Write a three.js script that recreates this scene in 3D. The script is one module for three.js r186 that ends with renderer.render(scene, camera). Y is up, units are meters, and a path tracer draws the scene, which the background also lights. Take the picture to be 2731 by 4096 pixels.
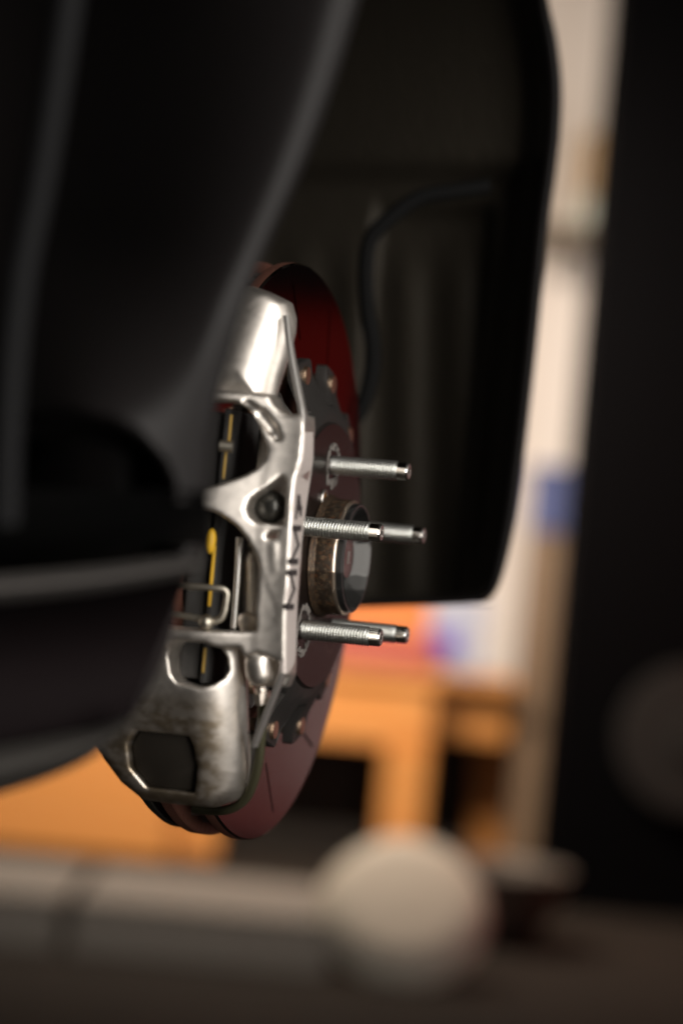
import * as THREE from 'three';
import { mergeGeometries, mergeVertices, toCreasedNormals } from 'three/addons/utils/BufferGeometryUtils.js';
import { RoundedBoxGeometry } from 'three/addons/geometries/RoundedBoxGeometry.js';
import { RectAreaLightUniformsLib } from 'three/addons/lights/RectAreaLightUniformsLib.js';
import { ImprovedNoise } from 'three/addons/math/ImprovedNoise.js';
import { Brush, Evaluator, SUBTRACTION } from 'three-bvh-csg';

// ------------------------------------------------------------------ camera
const V3 = (x, y, z) => new THREE.Vector3(x, y, z);
const PW = 2731, PH = 4096, FPX = 9680.08, HUB_H = 1.2;          // photograph size, focal length in its pixels, height of the wheel hub
const DIST = 1.51291, TH = 0.2442, ROLL = 0.0907;
const camPos = V3(DIST * Math.sin(TH), HUB_H, DIST * Math.cos(TH));
const camAxes = (() => {
  const w = V3(-Math.sin(TH), 0, -Math.cos(TH)), wu = V3(0, 1, 0);
  const c = V3((1604.58 - PW / 2) / FPX, -(2250.71 - PH / 2) / FPX, -1).normalize();
  const cu = V3(Math.sin(ROLL), Math.cos(ROLL), 0); cu.addScaledVector(c, -cu.dot(c)).normalize();
  const A = new THREE.Matrix4().makeBasis(w, wu, w.clone().cross(wu));
  const B = new THREE.Matrix4().makeBasis(c, cu, c.clone().cross(cu)).transpose();
  return A.multiply(B);
})();
const camera = new THREE.PerspectiveCamera(2 * Math.atan(PH / 2 / FPX) * 180 / Math.PI, PW / PH, 0.05, 60);
camera.position.copy(camPos);
camera.quaternion.setFromRotationMatrix(camAxes);
camera.focus = 1.44;
camera.userData.fStop = 2.8;

// ------------------------------------------------------------------ light
const scene = new THREE.Scene();
scene.background = new THREE.Color(0.03, 0.027, 0.024);
const renderer = new THREE.WebGLRenderer({ antialias: true });
renderer.toneMapping = THREE.LinearToneMapping;
renderer.toneMappingExposure = 1.0;
renderer.shadowMap.enabled = true;
RectAreaLightUniformsLib.init();
const LAMPS = [ // name, position, looks at, width, height, light colour, intensity, label
  ['added_light_panel', [1.75, 1.78, 1.8], [-0.04, 1.25, 0.15], 0.95, 2.6, [1.0, 0.95, 0.89], 9.5, 'added tall light panel beside the car, lighting the brake from the front'],  // key light: an added glowing panel out of view, set in no wall
  ['ceiling_light', [-2.1, 2.5, -5.8], [-2.25, 0.7, -8.0], 1.8, 0.4, [1.0, 0.84, 0.68], 66, 'long light hung low in front of the wooden bench'],
  ['added_wall_light', [-0.25, 2.0, -8.2], [-1.7, 1.7, -9.6], 0.5, 2.6, [1.0, 0.91, 0.84], 5, 'added tall light hidden behind the black pillar to brighten the wall'],  // unseen lamp added to lift the wall beside the pillar
  ['added_light_panel', [2.75, 1.95, -0.15], [-0.04, 1.25, 0.1], 1.5, 1.8, [1.0, 0.95, 0.89], 1.4, 'second added light panel, straight beside the wheel arch'],  // side light: another added panel, brightens the stud threads
];

// ------------------------------------------------------------------ helpers
let seed = 7;
const rnd = () => { seed = (seed + 0x6d2b79f5) | 0; let t = Math.imul(seed ^ (seed >>> 15), 1 | seed); t = (t + Math.imul(t ^ (t >>> 7), 61 | t)) ^ t; return ((t ^ (t >>> 14)) >>> 0) / 4294967296; };
const noise = new ImprovedNoise();
const fbm = (x, y, z, o = 4) => { let s = 0, a = 0.5; for (let i = 0; i < o; i++) { s += a * noise.noise(x, y, z); x *= 2.03; y *= 2.03; z *= 2.03; a *= 0.5; } return s; };
const clamp = (x, a = 0, b = 1) => Math.min(b, Math.max(a, x)), sstep = (x, a, b) => { const t = clamp((x - a) / (b - a)); return t * t * (3 - 2 * t); }, lerp = (a, b, t) => a + (b - a) * t;
const ray = (px, py) => V3((px - PW / 2) / FPX, -(py - PH / 2) / FPX, -1).applyMatrix4(camAxes);   // one metre deep
const at = (px, py, depth) => camPos.clone().addScaledVector(ray(px, py), depth);
const onFloor = (px, py) => { const r = ray(px, py); return camPos.clone().addScaledVector(r, -camPos.y / r.y); };
const onWheelPlane = (px, py, Xmm) => { const r = ray(px, py), p = camPos.clone().addScaledVector(r, (Xmm / 1000 - camPos.x) / r.x); return [Xmm, (p.y - HUB_H) * 1000, p.z * 1000]; };
const names = {};
const numbered = (n) => { const k = names[n] = (names[n] ?? -1) + 1; return k ? n + '_' + String(k).padStart(3, '0') : n; };
function mesh(name, geo, mat, parent = scene) {
  const m = new THREE.Mesh(Array.isArray(geo) ? merge(geo) : geo, mat);
  m.name = parent === scene ? numbered(name) : name; m.castShadow = m.receiveShadow = true; parent.add(m); return m;
}
function thing(name, label, category, pos = [0, 0, 0], turn = 0, group) {
  const o = new THREE.Group(); o.name = numbered(name); scene.add(o); o.position.set(...pos); o.rotation.y = turn;
  o.userData = { label, category }; if (group) o.userData.group = group; return o;
}
function merge(gs) {
  return mergeGeometries(gs.map((g) => { g = g.index ? g.toNonIndexed() : g; for (const k of Object.keys(g.attributes)) if (!['position', 'normal', 'uv'].includes(k)) g.deleteAttribute(k); if (!g.attributes.uv) g.setAttribute('uv', new THREE.BufferAttribute(new Float32Array(g.attributes.position.count * 2), 2)); return g; }));
}
const box = (w, h, d, x = 0, y = 0, z = 0, r = 0.004) => new RoundedBoxGeometry(w, h, d, 2, Math.min(r, w / 2.1, h / 2.1, d / 2.1)).translate(x, y, z);
const tube = (pts, r, seg = 60, rs = 10) => new THREE.TubeGeometry(new THREE.CatmullRomCurve3(pts, false, 'centripetal'), seg, r, rs, false);
// a lathe about the wheel axis (+X); profile = [radius, X] in millimetres
const latheX = (prof, seg = 96) => new THREE.LatheGeometry(prof.map(([r, x]) => new THREE.Vector2(r / 1000, x / 1000)), seg).rotateZ(-Math.PI / 2);
const latheXc = (prof, seg = 96, crease = 0.5) => toCreasedNormals(latheX(prof, seg), crease);
function canvasTex(w, h, draw, srgb = true) {
  const c = document.createElement('canvas'); c.width = w; c.height = h; draw(c.getContext('2d'), w, h);
  const t = new THREE.CanvasTexture(c); t.wrapS = t.wrapT = THREE.RepeatWrapping; if (srgb) t.colorSpace = THREE.SRGBColorSpace; return t;
}
function noiseTex(n, f, lo, hi, oct = 5, stretch = 1, pow = 1) {
  const d = new Uint8Array(n * n * 4), T = Math.PI * 2;
  for (let y = 0; y < n; y++) for (let x = 0; x < n; x++) {
    const a = x / n * T, b = y / n * T;
    let v = 0, am = 0.5, ff = f / T;
    for (let o = 0; o < oct; o++) { v += am * noise.noise(Math.cos(a) * ff + 3.1, Math.sin(a) * ff + Math.cos(b) * ff * stretch, Math.sin(b) * ff * stretch + o * 7); ff *= 2; am *= 0.55; }
    const s = 255 * lerp(lo, hi, Math.pow(clamp(v + 0.5), pow)); const i = (y * n + x) * 4; d[i] = d[i + 1] = d[i + 2] = s; d[i + 3] = 255;
  }
  const t = new THREE.DataTexture(d, n, n); t.wrapS = t.wrapT = THREE.RepeatWrapping; t.magFilter = THREE.LinearFilter; t.needsUpdate = true; return t;
}
const rep = (t, u, v) => { const c = t.clone(); c.repeat.set(u, v); c.needsUpdate = true; return c; };
const lin = (r, g, b) => new THREE.Color().setRGB(r, g, b);
const std = (c, roughness, metalness = 0, extra = {}) => new THREE.MeshPhysicalMaterial({ color: Array.isArray(c) ? lin(...c) : c, roughness, metalness, ...extra });

const nFine = noiseTex(256, 40, 0, 1, 4), nMid = noiseTex(256, 9, 0, 1, 6), nRough = noiseTex(256, 12, 0.86, 1.0, 5);
const M = {
  caliper: std([1, 1, 1], 0.46, 1, { vertexColors: true, roughnessMap: rep(nRough, 2, 2) }),
  flange: std([0.8, 0.765, 0.725], 0.45, 1), faceMetal: std([0.82, 0.75, 0.71], 0.68, 1),
  letter: std([0.03, 0.025, 0.025], 0.6),
  capDark: std([0.035, 0.034, 0.03], 0.3, 0.6),
  steel: std([0.62, 0.6, 0.57], 0.32, 1),
  nut: std([0.8, 0.72, 0.64], 0.35, 1),
  wire: std([0.5, 0.46, 0.38], 0.4, 1),
  pipe: std([0.10, 0.095, 0.055], 0.38, 0.6),
  yellow: std([0.62, 0.36, 0.015], 0.5),
  brass: std([0.3, 0.18, 0.02], 0.5),
  padBlack: std([0.02, 0.019, 0.018], 0.8),
  zinc: std([0.8, 0.81, 0.78], 0.3, 1, { bumpMap: rep(nFine, 6, 3), bumpScale: 0.00004 }),
  zincShiny: std([0.78, 0.76, 0.72], 0.12, 1),
  flatEnd: std([0.5, 0.49, 0.47], 0.3, 1),
  disc: std([0.15, 0.118, 0.105], 0.12, 1, { roughnessMap: rep(nRough, 3, 3) }),
  discEdge: std([0.2, 0.085, 0.06], 0.55, 0.7, { bumpMap: rep(nMid, 30, 2), bumpScale: 0.0004 }),
  vane: std([0.1, 0.085, 0.075], 0.6, 0.7),
  spider: std([0.055, 0.051, 0.048], 0.5, 0.75, { bumpMap: rep(nFine, 4, 4), bumpScale: 0.0001 }),
  bobbin: std([0.6, 0.43, 0.3], 0.35, 1),
  rust: std([1, 1, 1], 0.5, 0.7),
  black: std([0.012, 0.012, 0.012], 0.3),
  dish: std([0.07, 0.069, 0.067], 0.5, 1),
  shield: std([0.03, 0.028, 0.022], 0.65, 0.3, { bumpMap: rep(nMid, 10, 10), bumpScale: 0.001 }),
  paint: std([0.0095, 0.0083, 0.0083], 0.45, 0, { specularIntensity: 0.25 }),
  liner: std([0.024, 0.0185, 0.011], 0.7, 0, { bumpMap: rep(nMid, 8, 8), bumpScale: 0.001 }),
  rubber: std([0.004, 0.004, 0.004], 0.8, 0, { specularIntensity: 0.2 }),
};

// ------------------------------------------------------------------ the place: floor, wall, furniture
const yaw = (() => { const f = V3(0, 0, -1).applyMatrix4(camAxes); return Math.atan2(-f.x, -f.z); })();   // things stand square to the room, which the camera looks straight into
const struct = (name, geo, mat) => { const m = mesh(name, geo, mat); m.userData.kind = 'structure'; return m; };
const concrete = canvasTex(512, 512, (g, w, h) => {
  g.fillStyle = '#6a625a'; g.fillRect(0, 0, w, h);
  for (let i = 0; i < 5000; i++) { const v = 60 + rnd() * 80; g.fillStyle = `rgba(${v + 8},${v},${v - 8},0.25)`; g.fillRect(rnd() * w, rnd() * h, 1 + rnd() * 5, 1 + rnd() * 4); }
});
struct('floor', (() => { const g = new THREE.PlaneGeometry(30, 30).rotateX(-Math.PI / 2).translate(0, 0, -6); return g; })(), std([0.15, 0.14, 0.135], 0.85, 0, { map: rep(concrete, 15, 15), specularIntensity: 0.3 }));

const WALL_D = 11.2;
{
  const p = at(1400, 2240, WALL_D); 
  const w = thing('wall', 'pale plastered back wall behind the wooden bench and the tan cabinet', 'wall', [p.x, 0, p.z], yaw);
  mesh('wall_face', box(14, 5, 0.2, 2, 2.5, -0.1, 0.01), std([0.74, 0.68, 0.63], 0.8, 0, { bumpMap: rep(nMid, 6, 3), bumpScale: 0.004 }), w);
  const bat = []; for (let i = 0; i < 24; i++) bat.push(box(0.05, 4.4, 0.03, -3 + i * 0.42, 2.6, 0.017, 0.008));
  const bm = std([0.74, 0.68, 0.63], 0.7); bat.forEach((g) => mesh('batten', g, bm, w));
}
// local frame of the room at a pixel and depth, feet on the floor
const stand = (px, depth) => { const p = at(px, 2250 + (px - 1604) * 0.0907, depth); return [p.x, 0, p.z]; };
const pxm = (depth) => FPX / depth;
const woodTex = canvasTex(512, 512, (g, w, h) => {
  g.fillStyle = '#dc9f5c'; g.fillRect(0, 0, w, h);
  for (let i = 0; i < 420; i++) { const y = rnd() * h; g.strokeStyle = `rgba(${150 + rnd() * 70},${80 + rnd() * 50},${20 + rnd() * 30},0.35)`; g.lineWidth = 0.5 + rnd() * 2; g.beginPath(); g.moveTo(0, y); g.bezierCurveTo(w / 3, y + rnd() * 12 - 6, w * 2 / 3, y + rnd() * 12 - 6, w, y); g.stroke(); }
});
const wood = std([1, 1, 1], 0.55, 0, { map: woodTex }), woodDark = wood, woodTan = std([0.16, 0.105, 0.065], 0.6);
{
  // wooden bench
  const D = 9.5, s = pxm(D), b = thing('wooden_bench', 'orange wooden workbench with thick square legs in front of the wall', 'bench', stand(1500, D), yaw);
  const X = (px) => (px - 1500) / s;                              // metres right of the bench's middle, measured near its legs
  mesh('bench_top', box(1.15, 0.05, 0.6, X(1340) - 0.1, 0.765, -0.05, 0.01), wood, b);
  mesh('apron', box(1.05, 0.24, 0.03, X(1340) - 0.1, 0.615, 0.2, 0.006), wood, b);
  for (const [x, z] of [[X(1720) - 0.03, 0.17], [X(900), 0.17]]) mesh('leg', box(0.17, 0.74, 0.1, x, 0.37, z, 0.008), wood, b);
  for (const [x, z] of [[X(2080), -0.45], [X(900), -0.45]]) mesh('leg', box(0.15, 0.74, 0.12, x, 0.37, z, 0.008), woodDark, b);
  mesh('bench_shade_board', box(1.5, 0.62, 0.02, X(1340) + 0.14, 0.40, -0.56, 0.004), std([0.02, 0.011, 0.006], 0.8), b);  // dark sheet added for the shade under the bench
  mesh('side_rail', box(0.36, 0.2, 0.03, X(1905), 0.63, -0.05, 0.006), woodDark, b); mesh('top_leaf', box(0.38, 0.04, 0.5, X(1905), 0.76, -0.16, 0.008), woodDark, b);
}
{
  const D = 9.3, c = thing('wooden_crate', 'low orange wooden crate on the floor at left below the brake disc', 'crate', stand(330, D), yaw);
  for (let i = 0; i < 3; i++) mesh('plank', box(1.15, 0.145, 0.025, -0.12, 0.085 + i * 0.15, 0.2, 0.006), wood, c);
  for (let i = 0; i < 3; i++) mesh('plank', box(1.15, 0.145, 0.025, -0.12, 0.085 + i * 0.15, -0.2, 0.006), wood, c);
  for (const x of [-0.68, 0.44]) mesh('crate_end', box(0.025, 0.44, 0.37, x, 0.235, 0, 0.006), wood, c);
  mesh('bottom', box(1.09, 0.02, 0.36, -0.12, 0.03, 0, 0.004), wood, c);
}
{
  const D = 9.45, y0 = 0.792;
  const r = thing('red_tray', 'shallow red plastic tray on the wooden bench top', 'tray', [...stand(1545, D - 0.02)].map((v, i) => i === 1 ? y0 : v), yaw);
  mesh('tray_floor', box(0.5, 0.012, 0.3, -0.03, 0.007, 0, 0.004), std([0.36, 0.08, 0.07], 0.45), r);
  const rm = std([0.36, 0.08, 0.07], 0.45);
  for (const z of [-0.15, 0.15]) mesh('tray_wall', box(0.5, 0.11, 0.01, -0.03, 0.058, z, 0.004), rm, r);
  for (const x of [-0.28, 0.22]) mesh('tray_wall', box(0.01, 0.11, 0.29, x, 0.058, 0, 0.004), rm, r);
  const o = thing('orange_bin', 'orange plastic storage bin standing behind the red tray on the bench', 'bin', [...stand(1480, D + 0.3)].map((v, i) => i === 1 ? y0 : v), yaw);
  const om = std([0.62, 0.2, 0.05], 0.5);
  mesh('bin_body', box(0.55, 0.36, 0.14, 0.02, 0.18, 0, 0.02), om, o); mesh('bin_rim', box(0.58, 0.03, 0.17, 0.02, 0.375, 0, 0.012), om, o);
  const w = thing('white_carton', 'white carton with a violet patch on the right end of the bench', 'carton', [...stand(1855, D + 0.05)].map((v, i) => i === 1 ? y0 : v), yaw);
  mesh('carton_body', box(0.21, 0.3, 0.18, -0.01, 0.15, 0, 0.006), std([0.36, 0.39, 0.50], 0.6), w);
  mesh('violet_patch', box(0.11, 0.1, 0.004, -0.055, 0.11, 0.093, 0.001), std([0.09, 0.04, 0.42], 0.5), w);
}
{
  const D = 9.75, c = thing('tan_cabinet', 'tall narrow tan wooden cabinet between the bench and the dark pillar', 'cabinet', stand(2190, D), yaw);
  mesh('cabinet_body', box(0.26, 1.36, 0.4, 0.05, 0.69, -0.05, 0.01), woodTan, c);
  mesh('cabinet_door', box(0.2, 1.24, 0.02, 0.055, 0.7, 0.161, 0.006), std([0.2, 0.135, 0.085], 0.55), c);
  mesh('handle', box(0.015, 0.12, 0.02, 0.12, 0.75, 0.182, 0.006), M.steel, c);
  const b = thing('blue_box', 'blue plastic box on top of the tan cabinet', 'box', [...stand(2200, D)].map((v, i) => i === 1 ? 1.372 : v), yaw);
  const bm = std([0.055, 0.075, 0.2], 0.6);
  mesh('box_body', box(0.46, 0.22, 0.3, 0.13, 0.11, 0, 0.012), bm, b); mesh('box_lid', box(0.48, 0.045, 0.32, 0.13, 0.2435, 0, 0.012), bm, b);
}
{
  const D = 10.9, sh = thing('wall_shelf', 'dark wall shelf high on the pale wall, upper right', 'shelf', [...stand(2390, D)].map((v, i) => i === 1 ? 2.72 : v), yaw);
  mesh('shelf_board', box(0.9, 0.1, 0.3, 0, 0, 0, 0.006), std([0.1, 0.075, 0.05], 0.6), sh);
  for (const x of [-0.3, 0.3]) mesh('bracket', box(0.03, 0.12, 0.24, x, -0.112, -0.02, 0.004), std([0.1, 0.075, 0.05], 0.6), sh);
  const g = thing('green_carton', 'pale green flat carton lying on the wall shelf', 'carton', [...stand(2400, D)].map((v, i) => i === 1 ? 2.772 : v), yaw);
  mesh('carton_body', box(0.5, 0.13, 0.24, 0, 0.066, 0, 0.006), std([0.5, 0.52, 0.45], 0.6), g); mesh('carton_flap', box(0.24, 0.006, 0.24, -0.1, 0.136, 0, 0.002), std([0.5, 0.52, 0.45], 0.6), g);
  const t = thing('tan_parcel', 'tan cardboard parcel stacked on the pale green carton', 'parcel', [...stand(2400, D)].map((v, i) => i === 1 ? 2.915 : v), yaw);
  mesh('parcel_body', box(0.5, 0.28, 0.22, 0, 0.141, 0, 0.008), std([0.42, 0.28, 0.15], 0.7), t); mesh('parcel_tape', box(0.06, 0.285, 0.225, -0.02, 0.1415, 0, 0.004), std([0.5, 0.42, 0.33], 0.4), t);
}
{
  const D = 9.0, p = thing('dark_pillar', 'wide black steel pillar from floor to ceiling on the right', 'pillar', stand(2731, D), yaw);
  const pm = std([0.0018, 0.0018, 0.0022], 0.85, 0, { specularIntensity: 0.05 });
  mesh('pillar_body', box(1.2, 4.2, 0.4, 0.15, 2.1, 0, 0.01), pm, p);
  mesh('base_plate', box(1.26, 0.05, 0.46, 0.15, 0.025, 0, 0.008), pm, p);
  const k = thing('round_cover', 'round dark grey hose reel cover mounted on the black pillar', 'reel', [...stand(2780, D)].map((v, i) => i === 1 ? 0.66 : v), yaw);
  mesh('reel_disc', new THREE.CylinderGeometry(0.27, 0.27, 0.06, 48).rotateX(Math.PI / 2).translate(0, 0, 0.25), std([0.02, 0.0195, 0.019], 0.8, 0, { specularIntensity: 0.2 }), k);
  mesh('reel_hub', new THREE.CylinderGeometry(0.06, 0.07, 0.04, 32).rotateX(Math.PI / 2).translate(0, 0, 0.3), std([0.02, 0.0195, 0.019], 0.8, 0, { specularIntensity: 0.2 }), k);
}
{
  const grey = std([0.15, 0.138, 0.124], 0.7, 0, { bumpMap: rep(nMid, 4, 4), bumpScale: 0.002 });
  const two = [[-120, 545, 'left pale grey steel ramp plate on the floor below the brake'], [590, 1560, 'right pale grey steel ramp plate reaching to the round pale pan']];
  for (const [x0, x1, label] of two) {
    const D = 7.4, s = pxm(D), xm = (x0 + x1) / 2 - 105, r = thing('ramp_plate', label, 'ramp', stand(xm, D), yaw, 'steel ramp plates on the floor');
    mesh('deck', box((x1 - x0) / s, 0.03, 0.8, 0, 0.13, 0, 0.008), grey, r);
    mesh('front_skirt', box((x1 - x0) / s, 0.136, 0.012, 0, 0, 0, 0.005).rotateX(-0.42).translate(0, 0.065, 0.435), grey, r);
    mesh('rear_skirt', box((x1 - x0) / s, 0.108, 0.02, 0, 0.057, -0.385, 0.006), grey, r);
  }
}
{
  const D = 7.0, r = thing('drain_pan', 'round pale plastic drain pan tilted up at the right end of the ramp', 'pan', stand(1745, D), yaw);
  const pan = new THREE.LatheGeometry([[0, 0.09], [0.13, 0.088], [0.19, 0.07], [0.212, 0.02], [0.222, 0.0], [0.226, 0.006], [0.214, 0.03], [0.195, 0.08], [0.135, 0.1], [0, 0.102]].map((p) => new THREE.Vector2(...p)), 56).rotateX(Math.PI / 2).translate(0, 0.228, 0).scale(1.12, 1.12, 1).translate(0, -0.02, 0).rotateX(-0.72).translate(0, 0.0, 0.06);
  mesh('pan_shell', pan, std([0.6, 0.535, 0.445], 0.7), r);
  mesh('pan_foot', box(0.12, 0.012, 0.1, 0, 0.0065, 0.03, 0.004), std([0.3, 0.28, 0.25], 0.5), r);
  const b = thing('steel_basin', 'wide dull steel basin on the floor in front of the dark pillar', 'basin', stand(2085, 7.9), yaw);
  const bowl = new THREE.LatheGeometry([[0, 0.012], [0.08, 0.012], [0.16, 0.06], [0.21, 0.14], [0.232, 0.235], [0.245, 0.25], [0.255, 0.245], [0.24, 0.23], [0.218, 0.135], [0.168, 0.05], [0.085, 0.002], [0, 0.0]].map((p) => new THREE.Vector2(...p)), 56);
  mesh('basin_shell', bowl, std([0.13, 0.11, 0.095], 0.5, 0.5), b);
}

const shadeDustTex = canvasTex(256, 256, (g, w, h) => {
  g.fillStyle = '#17140f'; g.fillRect(0, 0, w, h);  // near-black base carries the recess shade, the brown flecks are dust
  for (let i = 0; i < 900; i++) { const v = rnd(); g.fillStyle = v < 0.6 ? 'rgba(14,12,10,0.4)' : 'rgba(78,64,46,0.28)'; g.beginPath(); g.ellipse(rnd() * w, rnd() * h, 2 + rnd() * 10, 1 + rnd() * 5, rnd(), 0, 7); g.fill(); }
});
// ------------------------------------------------------------------ the brake: everything in millimetres about the wheel axis, then scaled
const brake = (name, label, category) => thing(name, label, category, [0, HUB_H, 0]);
const mm = (x, y, z) => V3(x / 1000, y / 1000, z / 1000);
// the caliper's outer surface over (X, Y), and a photograph point on it
const Zs = (x, y) => 202 - y * y / 700 + 12 * sstep(-x, 12, 66);
const onS = (px, py, drop = 0) => { let z = 200, p; for (let i = 0; i < 12; i++) { const r = ray(px, py); p = camPos.clone().addScaledVector(r, (z / 1000 - camPos.z) / r.z); z = Zs(p.x * 1000, (p.y - HUB_H) * 1000) - drop; } return [p.x * 1000, (p.y - HUB_H) * 1000, z]; };
const poly = (pts, drop) => pts.map(([x, y]) => onS(x, y, drop));
{
  const cal = brake('brake_caliper', 'bare silver metal brake caliper with cut-out ribs beside the red disc', 'brake caliper');
  // -- signed distance of a polygon in (X, Y)
  const sd = (P) => (x, y) => {
    let d = 1e9, s = 1;
    for (let i = 0, j = P.length - 1; i < P.length; j = i++) {
      const ex = P[j][0] - P[i][0], ey = P[j][1] - P[i][1], wx = x - P[i][0], wy = y - P[i][1], t = clamp((wx * ex + wy * ey) / (ex * ex + ey * ey || 1)), bx = wx - ex * t, by = wy - ey * t;
      d = Math.min(d, bx * bx + by * by);
      const a = y >= P[i][1], b = y < P[j][1], c = ex * wy > ey * wx; if ((a && b && c) || (!a && !b && !c)) s = -s;
    }
    return s * Math.sqrt(d);
  };
  const corner = [[1150, 1262], [1166, 1400], [1190, 1530], [1213, 1650], [1214, 1720], [1203, 1834], [1177, 1923], [1168, 2019], [1160, 2178], [1151, 2338], [1141, 2433], [1138, 2640], [1137, 2700], [1112, 2757], [1022, 2990]];
  const edge = [[1156, 1262], [1178, 1400], [1202, 1530], [1226, 1650], [1247, 1732], [1254, 1783], [1240, 1904], [1224, 2003], [1211, 2099], [1203, 2178], [1189, 2338], [1184, 2449], [1176, 2625], [1151, 2683], [1141, 2717], [1121, 2757], [1033, 2990]];
  const cornerS = poly(corner);
  const interp = (P, k, y) => { if (y >= P[0][1]) return P[0][k]; for (let i = 1; i < P.length; i++) if (y >= P[i][1]) return lerp(P[i][k], P[i - 1][k], (y - P[i][1]) / (P[i - 1][1] - P[i][1])); return P[P.length - 1][k]; };
  const Xf = (y) => interp(cornerS, 0, y);
  const edgeZ = edge.map(([px, py]) => { let p = onWheelPlane(px, py, -15); for (let i = 0; i < 8; i++) p = onWheelPlane(px, py, Xf(p[1])); return p; });
  const Zin = (y) => interp(edgeZ, 2, y);
  const O = [[-168, 152], ...poly([[700, 1128], [900, 1128], [990, 1135], [1060, 1160], [1130, 1195], ...corner, [1000, 3080], [975, 3100], [946, 3176], [906, 3211], [831, 3237], [659, 3222], [544, 3205], [458, 3136], [389, 3044], [330, 2960]])];
  const W = {
    w1: [[560, 1590], [880, 1600], [940, 1605], [991, 1640], [1030, 1697], [1055, 1767], [1065, 1796], [1055, 1837], [1023, 1872], [979, 1898], [928, 1917], [870, 1937], [800, 1955], [560, 1990]],
    w2: [[560, 2030], [800, 2034], [857, 2048], [896, 2070], [943, 2105], [985, 2156], [1017, 2216], [1042, 2287], [1072, 2363], [1098, 2420], [1106, 2460], [1090, 2498], [1050, 2523], [940, 2527], [800, 2523], [560, 2505]],
    w3: [[1125, 1897], [1071, 1942], [998, 1997], [983, 2038], [995, 2067], [1023, 2089], [1081, 2099], [1132, 2104], [1141, 2076], [1143, 1923]],
    w4: [[1055, 2146], [1077, 2123], [1116, 2118], [1106, 2157], [1071, 2159]],
    w5: [[696, 2568], [814, 2575], [860, 2598], [881, 2637], [885, 2683], [868, 2713], [830, 2736], [784, 2748], [696, 2727], [673, 2698], [663, 2625], [676, 2583]],
    w6: [[1128, 1418], [1160, 1440], [1200, 1440], [1222, 1545], [1250, 1652], [1150, 1656], [1120, 1640], [1092, 1610], [1078, 1585], [1095, 1515], [1118, 1445]],
    w7: [[966, 2754], [1000, 2750], [1150, 2756], [1110, 2836], [1070, 2970], [1040, 3040], [1000, 3130], [975, 3100], [973, 3000], [967, 2931], [962, 2797]],
    w8: [[527, 2924], [740, 2947], [757, 2987], [774, 3067], [763, 3176], [573, 3153], [505, 3073], [495, 2976]],
    w9: [[972, 2632], [1030, 2612], [1122, 2655], [1124, 2748], [972, 2748]],
    w10: [[300, 2590], [955, 2590], [966, 2620], [968, 2800], [300, 2800]],
    tbr: [[-600, 900], [1250, 1030], [1163, 1320], [1078, 1588], [1062, 1640], [-600, 1640]],
    tb: [[400, 1122], [900, 1128], [990, 1135], [1060, 1160], [1130, 1195], [1149, 1262], [1150, 1320], [1128, 1420], [1118, 1445], [1095, 1515], [1070, 1605], [1064, 1640], [400, 1640]],
    bbr: [[-600, 2300], [955, 2300], [962, 2580], [967, 2740], [975, 3000], [977, 3100], [975, 3500], [-600, 3500]],
    bb: [[400, 2400], [955, 2400], [962, 2580], [967, 2740], [975, 3000], [975, 3073], [946, 3176], [906, 3211], [831, 3237], [659, 3222], [544, 3205], [458, 3136], [389, 3044], [300, 2900]],
  };
  const S = {}; for (const k in W) S[k] = sd(poly(W[k])); S.o = sd(O);
  const G = poly([[991, 1618], [1042, 1656], [1087, 1713], [1109, 1748]]);                         // groove along the upper rib
  const seg = (a, b) => (x, y, z) => { const ex = b[0] - a[0], ey = b[1] - a[1], ez = b[2] - a[2], wx = x - a[0], wy = y - a[1], wz = z - a[2], t = clamp((wx * ex + wy * ey + wz * ez) / (ex * ex + ey * ey + ez * ez || 1)); return Math.hypot(wx - ex * t, wy - ey * t, wz - ez * t); };
  const caps = [ // bosses: from, to, radius
    [onS(1097, 2186, 2.6), onS(1100, 2270, 3.2), 3.4], [onS(1036, 2655, 8), onS(1040, 2690, 8), 7.6], [onS(1042, 2250, 38), onS(1042, 2440, 38), 11], [onS(985, 2480, 22), onS(986, 2490, 22), 5], [onS(1018, 2488, 22), onS(1018, 2496, 22), 4],
    
  ].map(([a, b, r]) => ({ f: seg(a, b), r }));
  const cuts = [[G[0], G[1], 2.8], [G[1], G[2], 3.4], [G[2], G[3], 2.2]].map(([a, b, r]) => ({ f: seg(a, b), r }));
  const H = 1.1, x0 = -170, y0 = -160, z0 = 96, nx = Math.ceil(166 / H), ny = Math.ceil(326 / H), nz = Math.ceil(122 / H);
  const rI = (a, b, r) => Math.min(Math.max(a + r, b + r), 0) + Math.hypot(Math.max(a + r, 0), Math.max(b + r, 0)) - r;
  const sU = (a, b, k) => { const h = clamp(0.5 + 0.5 * (b - a) / k); return lerp(b, a, h) - k * h * (1 - h); }, sD = (a, b, k) => -sU(-a, b, k);
  const field = new Float32Array(nx * ny * nz), idx = (i, j, k) => (k * ny + j) * nx + i;
  const topEnd = onS(1000, 1578)[1], onSbeam = onS(900, 2530)[1], yLow = onS(1000, 2752)[1];
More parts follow.
